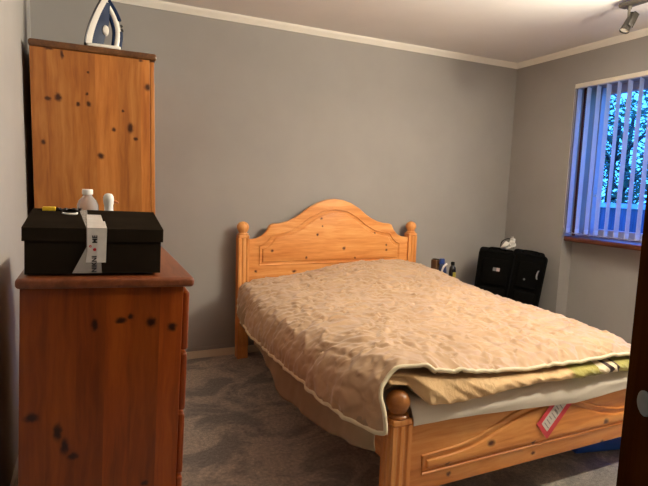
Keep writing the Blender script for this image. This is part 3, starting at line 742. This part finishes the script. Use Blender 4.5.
def cdisp(p, u, v, n):
    q = Vector((p.x * 1.0, p.y, p.z))
    wv = Vector((noise.noise(q * 4), noise.noise(q * 4 + Vector((9, 3, 1))), 0)) * .06
    q2 = q + wv
    cell = noise.voronoi(q2 * 7.5)[0]; f = cell[1] - cell[0]
    puff = .012 * min(1, f * 2.4) ** .6
    puck = -.010 * math.exp(-(cell[0] / .22) ** 2)
    ang = math.atan2(q2.y * 7.5 - noise.voronoi(q2 * 7.5)[1][0].y, q2.x * 7.5 - noise.voronoi(q2 * 7.5)[1][0].x)
    star = .005 * math.sin(ang * 6 + 5 * noise.noise(q * 3)) * math.exp(-(cell[0] / .5) ** 2)
    cre = .0085 * max(0, ridge(q2, 6.5, 3)) ** 5 + .0055 * max(0, ridge(q2 + wv * .6, 13, 7)) ** 4 - .006 * max(0, ridge(q2, 8, 21)) ** 6
    fine = .0016 * noise.noise(q * 45)
    side = sstep(1.32, 1.12, p.x) * sstep(0, .12, u + .06)
    fold = side * (.014 * noise.noise(Vector((p.y * 11 + p.z * 3, p.z * 2.0, 4))) + .006 * noise.noise(Vector((p.y * 26 - p.z * 6, p.z * 4, 1))))
    if n.z < 0: pass
    return (puff * .75 + puck * .9 + star * 1.3 + cre * 1.0 + fine) * (1 - .35 * side) + fold
bm, G = grid_mesh(g, lambda p, u, v, n: cdisp(p, u, v, n) if True else 0)
m, nt, b = mat('quilt_fabric'); v = coords(nt)
n = tnoise(nt, v, 6, 3); nt.links.new(ramp(nt, [(.3, srgb(180, 145, 109)), (.7, srgb(194, 159, 122))], n), b.inputs['Base Color'])
b.inputs['Roughness'].default_value = .62; b.inputs['Sheen Weight'].default_value = .35
n2 = N(nt, 'ShaderNodeTexNoise', noise_type='RIDGED_MULTIFRACTAL'); n2.inputs['Scale'].default_value = 16; n2.inputs['Detail'].default_value = 3; n2.inputs['Distortion'].default_value = .8; nt.links.new(v, n2.inputs['Vector']); bump(nt, b, n2.outputs['Fac'], .55, .012); M['quilt'] = m
me_ = None
qb = Vector((1.9, -1.1, .55))
q = thing('quilt', 'crumpled tan quilted bedspread covering the bed', 'bedspread', qb)
co = obj('quilt_cover', bm, M['quilt'], q, 180)
so = co.modifiers.new('thick', 'SOLIDIFY'); so.thickness = .010; so.offset = -1
M['piping'] = plain('cream_piping', srgb(226, 212, 180), .7, var=.04)
bm = new()
edge = [r[0] for r in G[8:]] + G[-1][1:]
edge = edge[::3]
tube(bm, smooth_path(edge, 2), .0075, 8); obj('piping', bm, M['piping'], q, 180, 'cream edge piping')

# tan blanket hanging below the quilt on the left, with a folded front edge over the foot
def hemz(y): return interp([(-2.12, .35), (-2.0, .345), (-1.85, .305), (-1.74, .275), (-1.55, .262), (-1.40, .24), (-1.27, .225), (-1.1, .29), (-.9, .34), (-.75, .375), (-.5, .40)], y)
bst = []
for y in (-.45, -.7, -.9, -1.1, -1.27, -1.42, -1.58, -1.75, -1.9, -2.03, -2.11):
    hz = hemz(y); xb = 1.098 if y > -2.08 else 1.115
    bst.append((y, [(xb + .004, hz), (xb, (hz + .44) / 2), (xb + .012, .46), (1.17, .535), (1.26, .56), (1.4, .562), (1.6, .548), (1.9, .535), (2.3, .53), (2.55, .51), (2.63, .46), (2.65, .40)] if y > -2.05 else
                [(xb + .004, hz), (xb, (hz + .44) / 2), (xb + .012, .46), (1.16, .53), (1.19, .55), (1.195, .552)] + []))
bst = bst[:-1]
bst[-1] = (-2.01, bst[-1][1])
hz = .372; bst.append((-2.04, [(1.128, hz, -2.11), (1.125, .41, -2.105), (1.135, .46, -2.10), (1.172, .525, -2.05), (1.26, .55, -2.03), (1.4, .55), (1.6, .545), (1.9, .535), (2.3, .53), (2.55, .51), (2.63, .46), (2.65, .40)]))
g2 = stations_surface(bst, 120, 130)
bm, G2 = grid_mesh(g2, lambda p, u, v, n: sstep(1.2, 1.11, p.x) * (.016 * noise.noise(Vector((p.y * 7, p.z * 1.6, 2))) + .006 * noise.noise(Vector((p.y * 18 + p.z * 9, p.z * 3, 5)))))
BLK = thing('blanket', 'plain tan blanket under the quilt, patterned green and brown at the foot', 'blanket', (1.9, -1.2, .5))
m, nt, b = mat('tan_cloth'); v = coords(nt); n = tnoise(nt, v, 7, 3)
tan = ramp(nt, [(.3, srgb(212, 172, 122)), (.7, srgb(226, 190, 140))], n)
sep = N(nt, 'ShaderNodeSeparateXYZ'); t_ = N(nt, 'ShaderNodeTexCoord'); nt.links.new(t_.outputs['Object'], sep.inputs[0])
vo = N(nt, 'ShaderNodeTexNoise'); vo.inputs['Scale'].default_value = 7; vo.inputs['Detail'].default_value = 1; nt.links.new(coords(nt, (1, .4, 1.4), loc=(.4, .0, .1)), vo.inputs['Vector'])
pr = N(nt, 'ShaderNodeValToRGB'); pr.color_ramp.interpolation = 'CONSTANT'
for e_ in range(4): pr.color_ramp.elements.new(.5)
for e_, (po, c_) in zip(pr.color_ramp.elements, [(0, srgb(160, 150, 70)), (.42, srgb(232, 214, 180)), (.50, srgb(62, 38, 34)), (.56, srgb(232, 214, 180)), (.62, srgb(62, 38, 34)), (.66, srgb(168, 160, 84))]): e_.position = po; e_.color = (*c_, 1)
wv = N(nt, 'ShaderNodeMath', operation='MULTIPLY_ADD'); nt.links.new(sep.outputs[0], wv.inputs[0]); wv.inputs[1].default_value = 2.2; wv.inputs[2].default_value = .03
w2 = N(nt, 'ShaderNodeMath', operation='MULTIPLY_ADD'); nt.links.new(sep.outputs[2], w2.inputs[0]); w2.inputs[1].default_value = 1.6; nt.links.new(wv.outputs[0], w2.inputs[2])
w3 = N(nt, 'ShaderNodeMath', operation='MULTIPLY_ADD'); nt.links.new(vo.outputs['Fac'], w3.inputs[0]); w3.inputs[1].default_value = .35; nt.links.new(w2.outputs[0], w3.inputs[2])
w4 = N(nt, 'ShaderNodeMath', operation='ADD'); nt.links.new(w3.outputs[0], w4.inputs[0]); w4.inputs[1].default_value = -.42
nt.links.new(w4.outputs[0], pr.inputs[0])
st_ = N(nt, 'ShaderNodeMapRange'); nt.links.new(w3.outputs[0], st_.inputs[0]); st_.inputs[1].default_value = .42; st_.inputs[2].default_value = .50
c = mix(nt, st_.outputs[0], tan, pr.outputs[0]); nt.links.new(c, b.inputs['Base Color']); b.inputs['Roughness'].default_value = .8; b.inputs['Sheen Weight'].default_value = .2
bump(nt, b, tnoise(nt, coords(nt, (1.6, 1, .7)), 30, 4, .6, 1.0), .5, .01); M['tan'] = m
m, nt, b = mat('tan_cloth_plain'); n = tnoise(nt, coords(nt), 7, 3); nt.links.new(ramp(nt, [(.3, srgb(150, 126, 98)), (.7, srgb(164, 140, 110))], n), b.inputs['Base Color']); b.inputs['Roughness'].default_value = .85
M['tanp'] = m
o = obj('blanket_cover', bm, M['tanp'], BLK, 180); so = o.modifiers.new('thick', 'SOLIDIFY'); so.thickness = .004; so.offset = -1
topz = lambda x: interp([(1.165, .585), (1.2, .603), (1.27, .600), (1.4, .582), (1.6, .556), (1.85, .543), (2.1, .540), (2.36, .537), (2.62, .50)], x)
botz = lambda x: interp([(1.165, .575), (1.2, .572), (1.265, .562), (1.33, .50), (1.42, .490), (1.54, .492), (1.7, .503), (1.85, .505), (2.1, .497), (2.36, .488), (2.6, .47)], x)
bm = new(); V = []
nx, ns = 190, 22
for i in range(nx + 1):
    x = 1.195 + (2.61 - 1.195) * i / nx; tz, bz = topz(x), botz(x); c_ = []
    ctrl = [(-1.95, tz - .012), (-2.05, tz - .004), (-2.095, tz - .008), (-2.118, tz * .6 + bz * .4), (-2.122, bz + .012), (-2.108, bz), (-2.06, bz + .004), (-1.99, bz + .008)]
    pts = smooth_path([(x, a, c2) for a, c2 in ctrl], 4)[:]
    row = []
    for j, p in enumerate(pts):
        fr = math.exp(-((j - 14) / 7) ** 2); q_ = noise.noise(Vector((x * 13 - p.z * 26, p.z * 5, 3))); q3 = noise.noise(Vector((x * 6 + p.z * 10, 8, p.z * 6)))
        yb_ = .075 * (1 - sstep(1.25, 1.33, x)); cz = ridge(Vector((x + p.z * 1.6, 0, p.z * .4)), 15, 5)
        row.append(bm.verts.new(p + Vector((0, yb_ * fr - .010 * fr * q_ - .008 * fr * q3 - .010 * fr * max(0, cz) ** 3, .005 * q3 * fr))))
    V.append(row)
for a, b_ in zip(V, V[1:]):
    for j in range(len(a) - 1): bm.faces.new((a[j], a[j + 1], b_[j + 1], b_[j]))
bmesh.ops.recalc_face_normals(bm, faces=bm.faces[:])
o = obj('folded_edge', bm, M['tan'], BLK, 180, 'folded edge with green, cream and brown print'); so = o.modifiers.new('thick', 'SOLIDIFY'); so.thickness = .003; so.offset = 0

# white sheet over the mattress end, hanging over the footboard
M['sheet'] = plain('white_sheet', (.80, .73, .62), .8, var=.04, scale=8)
edgez = lambda x: interp([(1.27, .425), (1.36, .425), (1.43, .427), (1.55, .423), (1.74, .410), (1.9, .400), (2.05, .390), (2.2, .396), (2.38, .406), (2.58, .41)], x)
bm = new(); V = []
for i in range(141):
    x = 1.279 + (2.57 - 1.279) * i / 140; ez = edgez(x)
    s_ = sstep(1.27, 1.5, x)
    ctrl = [(-1.80, .507), (-1.97, .508), (-2.045, .500), (-2.075, .478), (-2.090 - .008 * s_, .455), (-2.094 - .012 * s_, .435), (-2.094 - .010 * s_, ez)]
    pts = smooth_path([(x, a, c2) for a, c2 in ctrl], 5); row = []
    for j, p in enumerate(pts):
        fr = sstep(8, 14, j); q_ = noise.noise(Vector((x * 3 + 2, p.z * 30, 3)))
        row.append(bm.verts.new(p + Vector((0, -.006 * fr * (q_ + .6), 0))))
    V.append(row)
for a, b_ in zip(V, V[1:]):
    for j in range(len(a) - 1): bm.faces.new((a[j], a[j + 1], b_[j + 1], b_[j]))
bmesh.ops.recalc_face_normals(bm, faces=bm.faces[:])
sh = based('bed_sheet', bm, M['sheet'], (1.925, -2.0, .45), 'white sheet edge hanging over the pine footboard', 'sheet', 180)
so = sh.modifiers.new('thick', 'SOLIDIFY'); so.thickness = .002; so.offset = 1

# pillow shapes under the quilt
def pillow(c, sx_, sy_, sz_, label):
    bm = new(); bmesh.ops.create_uvsphere(bm, u_segments=32, v_segments=16, radius=1)
    for v in bm.verts:
        x, y, z = v.co
        f = lambda a: math.copysign(abs(a) ** .55, a)
        v.co = Vector((f(x) * sx_, f(y) * sy_, z * sz_ * (1 - .25 * abs(x) ** 4) )) + Vector(c)
    o = based('pillow', bm, M['sheet'], (c[0], c[1], c[2] - sz_), label, 'pillow', 180, 'pillows under the quilt')
pillow((2.22, -.33, .572), .22, .13, .050, 'pillow hidden under the quilt hump at the headboard')

# red bordered label hanging from the mattress
LB = Vector((1.925, -2.112, .33))
lb = thing('warning_label', 'white paper label with red border hanging over the footboard', 'label', (1.93, -2.112, .41))
M['labred'] = plain('label_red', (.72, .05, .07), .5); M['labwhite'] = plain('label_white', (.72, .66, .62), .6, var=.04)
a_ = Vector((1.860, 0, .327)); b1 = Vector((1.924, 0, .255)); c1_ = Vector((2.056, 0, .389)); d1 = Vector((1.988, 0, .458))
def quad(pts, y, th=.0008):
    bm = new(); prism(bm, [(p.x, p.z) for p in pts], 'y', y, y + th); return bm
ux = (d1 - a_); uy = (b1 - a_)
def lp(s, t): return a_ + ux * s + uy * t
bm = quad([lp(0, 0), lp(0, 1), lp(1, 1), lp(1, 0)], -2.0965); obj('label_card', bm, M['labred'], lb)
bm = quad([lp(.10, .22), lp(.10, .74), lp(.99, .74), lp(.99, .22)], -2.0970, .0006); obj('label_panel', bm, M['labwhite'], lb, label='white printed panel')
bm = new(); M['labink'] = plain('label_ink', (.30, .26, .26), .6)
for k in range(7):
    s0 = .16 + k * .09; pts = [lp(s0, .32), lp(s0, .70 - .08 * (k % 3)), lp(s0 + .022, .70 - .08 * (k % 3)), lp(s0 + .022, .32)]
    if k == 4: pts = [lp(s0, .36), lp(s0, .66), lp(s0 + .05, .66), lp(s0 + .05, .36)]
    prism(bm, [(p.x, p.z) for p in pts], 'y', -2.0974, -2.0971)
obj('print', bm, M['labink'], lb)

# blue box under the bed
M['bluep'] = plain('blue_plastic', (.02, .10, .52), .35, var=.1)
bs = thing('storage_box', 'bright blue storage box under the foot of the bed', 'storage box', (2.62, -1.80, 0))
bm = new(); box(bm, 2.38, 2.86, -1.96, -1.64, 0.001, .10, .012, 3); obj('tub', bm, M['bluep'], bs, 40)
bm = new(); box(bm, 2.37, 2.87, -1.97, -1.63, .1005, .118, .006, 3); obj('lid', bm, M['bluep'], bs, 40); bs.rotation_euler.z = R(-12)

# ------------------------------------------------------------------ suitcases
M['nylon'] = plain('black_nylon', (.0035, .0033, .003), .95, spec=.05, var=.25, scale=60, bmp=.3)
M['nylon2'] = plain('black_trim', (.005, .005, .005), .8, spec=.1, var=.2)
M['greyp'] = plain('grey_plastic', (.20, .20, .21), .4)
def suitcase(name, label, x0, x1, y0, y1, h, rot, extras):
    base = Vector(((x0 + x1) / 2, (y0 + y1) / 2, 0.004)); t = thing(name, label, 'suitcase', base, 'black suitcases in the corner')
    bm = new(); box(bm, x0, x1, y0, y1, .035, h, .024, 5); obj('shell', bm, M['nylon'], t, 50)
    bm = new(); box(bm, x0 + .035, x1 - .035, y0 - .018, y0 + .004, .09, h * .60, .015, 3); pk = obj('front_pocket', bm, M['nylon'], t, 50)
    bm = new(); box(bm, x0 + .035, x1 - .035, y0 - .014, y0 + .004, h * .63, h - .06, .012, 3); obj('upper_pocket', bm, M['nylon'], t, 50)
    bm = new()
    for yy in (y0 + .004, y1 - .004):
        r = .024; pts = []
        for (cx_, cz_, a0) in ((x1 - r, h - r, 0), (x0 + r, h - r, 90), (x0 + r, .035 + r, 180), (x1 - r, .035 + r, 270)):
            for k in range(5): a = R(a0 + k * 22.5); pts.append((cx_ + r * math.cos(a), yy, cz_ + r * math.sin(a)))
        tube(bm, pts, .005, 6, True)
    obj('piping', bm, M['nylon2'], t, 60)
    bm = new(); cx_ = (x0 + x1) / 2; tube(bm, smooth_path([(cx_ - .06, y0 + .1, h - .002), (cx_ - .05, y0 + .1, h + .016), (cx_ + .05, y0 + .1, h + .016), (cx_ + .06, y0 + .1, h - .002)], 5), .007, 8); obj('top_handle', bm, M['nylon2'], t, 60)
    for xx in (x0 + .04, x1 - .04):
        bm = new(); lathe(bm, [(.018, -.012), (.024, -.009), (.024, .009), (.018, .012)], (xx, y1 - .03, .024), 16, 'x'); obj('wheel', bm, M['nylon2'], t, 50)
        bm = new(); box(bm, xx - .014, xx + .014, y0 + .02, y0 + .045, .0, .04, .004); obj('foot', bm, M['nylon2'], t)
    extras(t); t.rotation_euler = (0, R(rot), 0); return t
def ex1(t):
    bm = new(); box(bm, CX1 + .010, CX1 + .036, -.118, -.111, .585, .612, .002); obj('badge', bm, plain('badge_pink', (.62, .48, .50), .4), t, label='small pale square badge')
    bm = new(); box(bm, CX1 - .016, CX1 + .008, -.117, -.111, .585, .612, .002); obj('badge', bm, M['greyp'], t)
def ex2(t):
    bm = new(); tube(bm, smooth_path([(.075, -.133, .63), (.066, -.150, .61), (.064, -.150, .575), (.075, -.133, .55)], 5), .006, 8); obj('side_handle', bm, M['greyp'], t, 60, 'grey loop handle')
    bm = new(); lathe(bm, [(.008, -.150), (.008, -.140)], (-.02, 0, .54), 14, 'y'); obj('stud', bm, M['greyp'], t)
CX1 = 0
t1 = suitcase('suitcase', 'left upright black suitcase with a small pale badge against the back wall', -.135, .135, -.10, .10, .74, 4.0, ex1)
t1.location = (3.273, -.282, .006); t1.rotation_euler.z = R(-43.6)
t2 = suitcase('suitcase', 'right black suitcase leaning against the window wall with grey handle', -.118, .118, -.13, .13, .737, 6.5, ex2)
t2.location = (3.444, -.424, .006); t2.rotation_euler.z = R(-43.6)

# white charger bundle on the suitcase
bm = new(); c0 = Vector((3.33, -.33, .795))
def ring_(c, a, b_, tilt, r, bm, n=22):
    pts = [Vector((c[0] + a * math.cos(2 * math.pi * k / n), c[1] + .012 * math.sin(4 * math.pi * k / n), c[2] + b_ * math.sin(2 * math.pi * k / n) + tilt * a * math.cos(2 * math.pi * k / n))) for k in range(n)]
    tube(bm, pts, r, 8, True)
CB = Vector((3.36, -.37, .750))
ch = thing('cable_bundle', 'small cream coiled cable bundle on top of the black suitcases', 'cable', CB)
for k in range(4):
    ring_((CB.x - .022, CB.y - .01 * k, CB.z + .036), .034 - .003 * k, .026 - .002 * k, .25, .0065, bm)
    ring_((CB.x + .030, CB.y - .01 * k, CB.z + .050), .024 - .002 * k, .022, .2, .0055, bm)
obj('coil', bm, M['whiteplastic'], ch, 60)
bm = new(); box(bm, CB.x + .036, CB.x + .066, CB.y - .02, CB.y + .015, CB.z + .062, CB.z + .092, .005)
for s_ in (-.006, .008): box(bm, CB.x + .046 + s_, CB.x + .050 + s_, CB.y - .004, CB.y, CB.z + .092, CB.z + .108)
obj('plug', bm, M['whiteplastic'], ch, 40)
bm = new(); tube(bm, smooth_path([CB + Vector(p) for p in ((-.05, .02, .004), (-.045, .02, .06), (0, .02, .085), (.05, .025, .085), (.075, .02, .06), (.08, .01, .01))], 6), .004, 8); obj('lead', bm, M['nylon2'], ch, 60, 'black lead')

# ------------------------------------------------------------------ low bedside table with three containers (mostly behind the bed)
nb = thing('bedside_table', 'low pine bedside table hidden behind the right side of the bed', 'table', (2.93, -.2, 0))
bm = new(); box(bm, 2.74, 3.06, -.34, -.03, .40, .425, .006, 3); obj('table_top', bm, M['bed_x'], nb, 40)
for xx in (2.75, 3.015):
    for yy in (-.33, -.075):
        bm = new(); box(bm, xx, xx + .035, yy, yy + .035, 0, .40, .003); obj('leg', bm, M['bed_z'], nb)
TZ2 = .4255
bm = new(); box(bm, 2.765, 2.810, -.235, -.165, TZ2, .662, .006); bc = thing('brown_carton', 'brown carton behind the white and navy bottle beside the bed', 'carton', (2.795, -.2, TZ2))
obj('carton', bm, plain('brown_card', (.16, .085, .04), .6), bc); bm = new(); box(bm, 2.770, 2.805, -.225, -.175, .6625, .670, .003); obj('lid', bm, M['darkmetal'], bc)
nvy = thing('detergent_bottle', 'navy bottle with blue cap and white stripe beside the bed', 'bottle', (2.813, -.26, TZ2))
bm = new(); lathe(bm, [(.034, TZ2), (.038, TZ2 + .006), (.040, .52), (.038, .58), (.030, .625), (.020, .638)], (2.810, -.26, 0), 24, sx=1, sy=.6); obj('bottle_body', bm, plain('navy_plastic', (.02, .035, .10), .3), nvy, 60)
bm = new(); lathe(bm, [(.024, .6385), (.026, .642), (.025, .672), (.020, .68)], (2.800, -.26, 0), 20, sx=1, sy=.7); obj('cap', bm, plain('blue_cap', (.02, .05, .22), .35), nvy, 50)
bm = new(); tube(bm, smooth_path([(2.828, -.288, .640), (2.798, -.290, .620), (2.780, -.290, .58), (2.774, -.290, .53), (2.772, -.290, .47)], 5), .0075, 8); obj('stripe', bm, M['whiteplastic'], nvy, 60, 'white curved stripe')
yb = thing('dark_bottle', 'small dark bottle with a yellow label beside the bed', 'bottle', (2.925, -.24, TZ2))
bm = new(); lathe(bm, [(.024, TZ2), (.027, TZ2 + .005), (.028, .56), (.024, .600), (.014, .612), (.013, .622)], (2.925, -.24, 0), 24); obj('bottle_body', bm, plain('dark_glass', (.015, .012, .010), .15), yb, 60)
bm = new(); lathe(bm, [(.015, .6225), (.015, .644), (.012, .646)], (2.925, -.24, 0), 18); obj('cap', bm, M['nylon2'], yb, 50)
bm = new()
for k in range(8):
    a0, a1 = R(-120 + k * 9), R(-120 + (k + 1) * 9); r = .0286
    vs = [bm.verts.new((2.925 + r * math.cos(a), -.24 + r * math.sin(a), z)) for a, z in ((a0, .45), (a1, .45), (a1, .565), (a0, .565))]; bm.faces.new(vs)
bmesh.ops.solidify(bm, geom=bm.faces[:], thickness=.0006)
obj('bottle_label', bm, plain('yellow_label', (.55, .50, .08), .5), yb, label='yellow label')
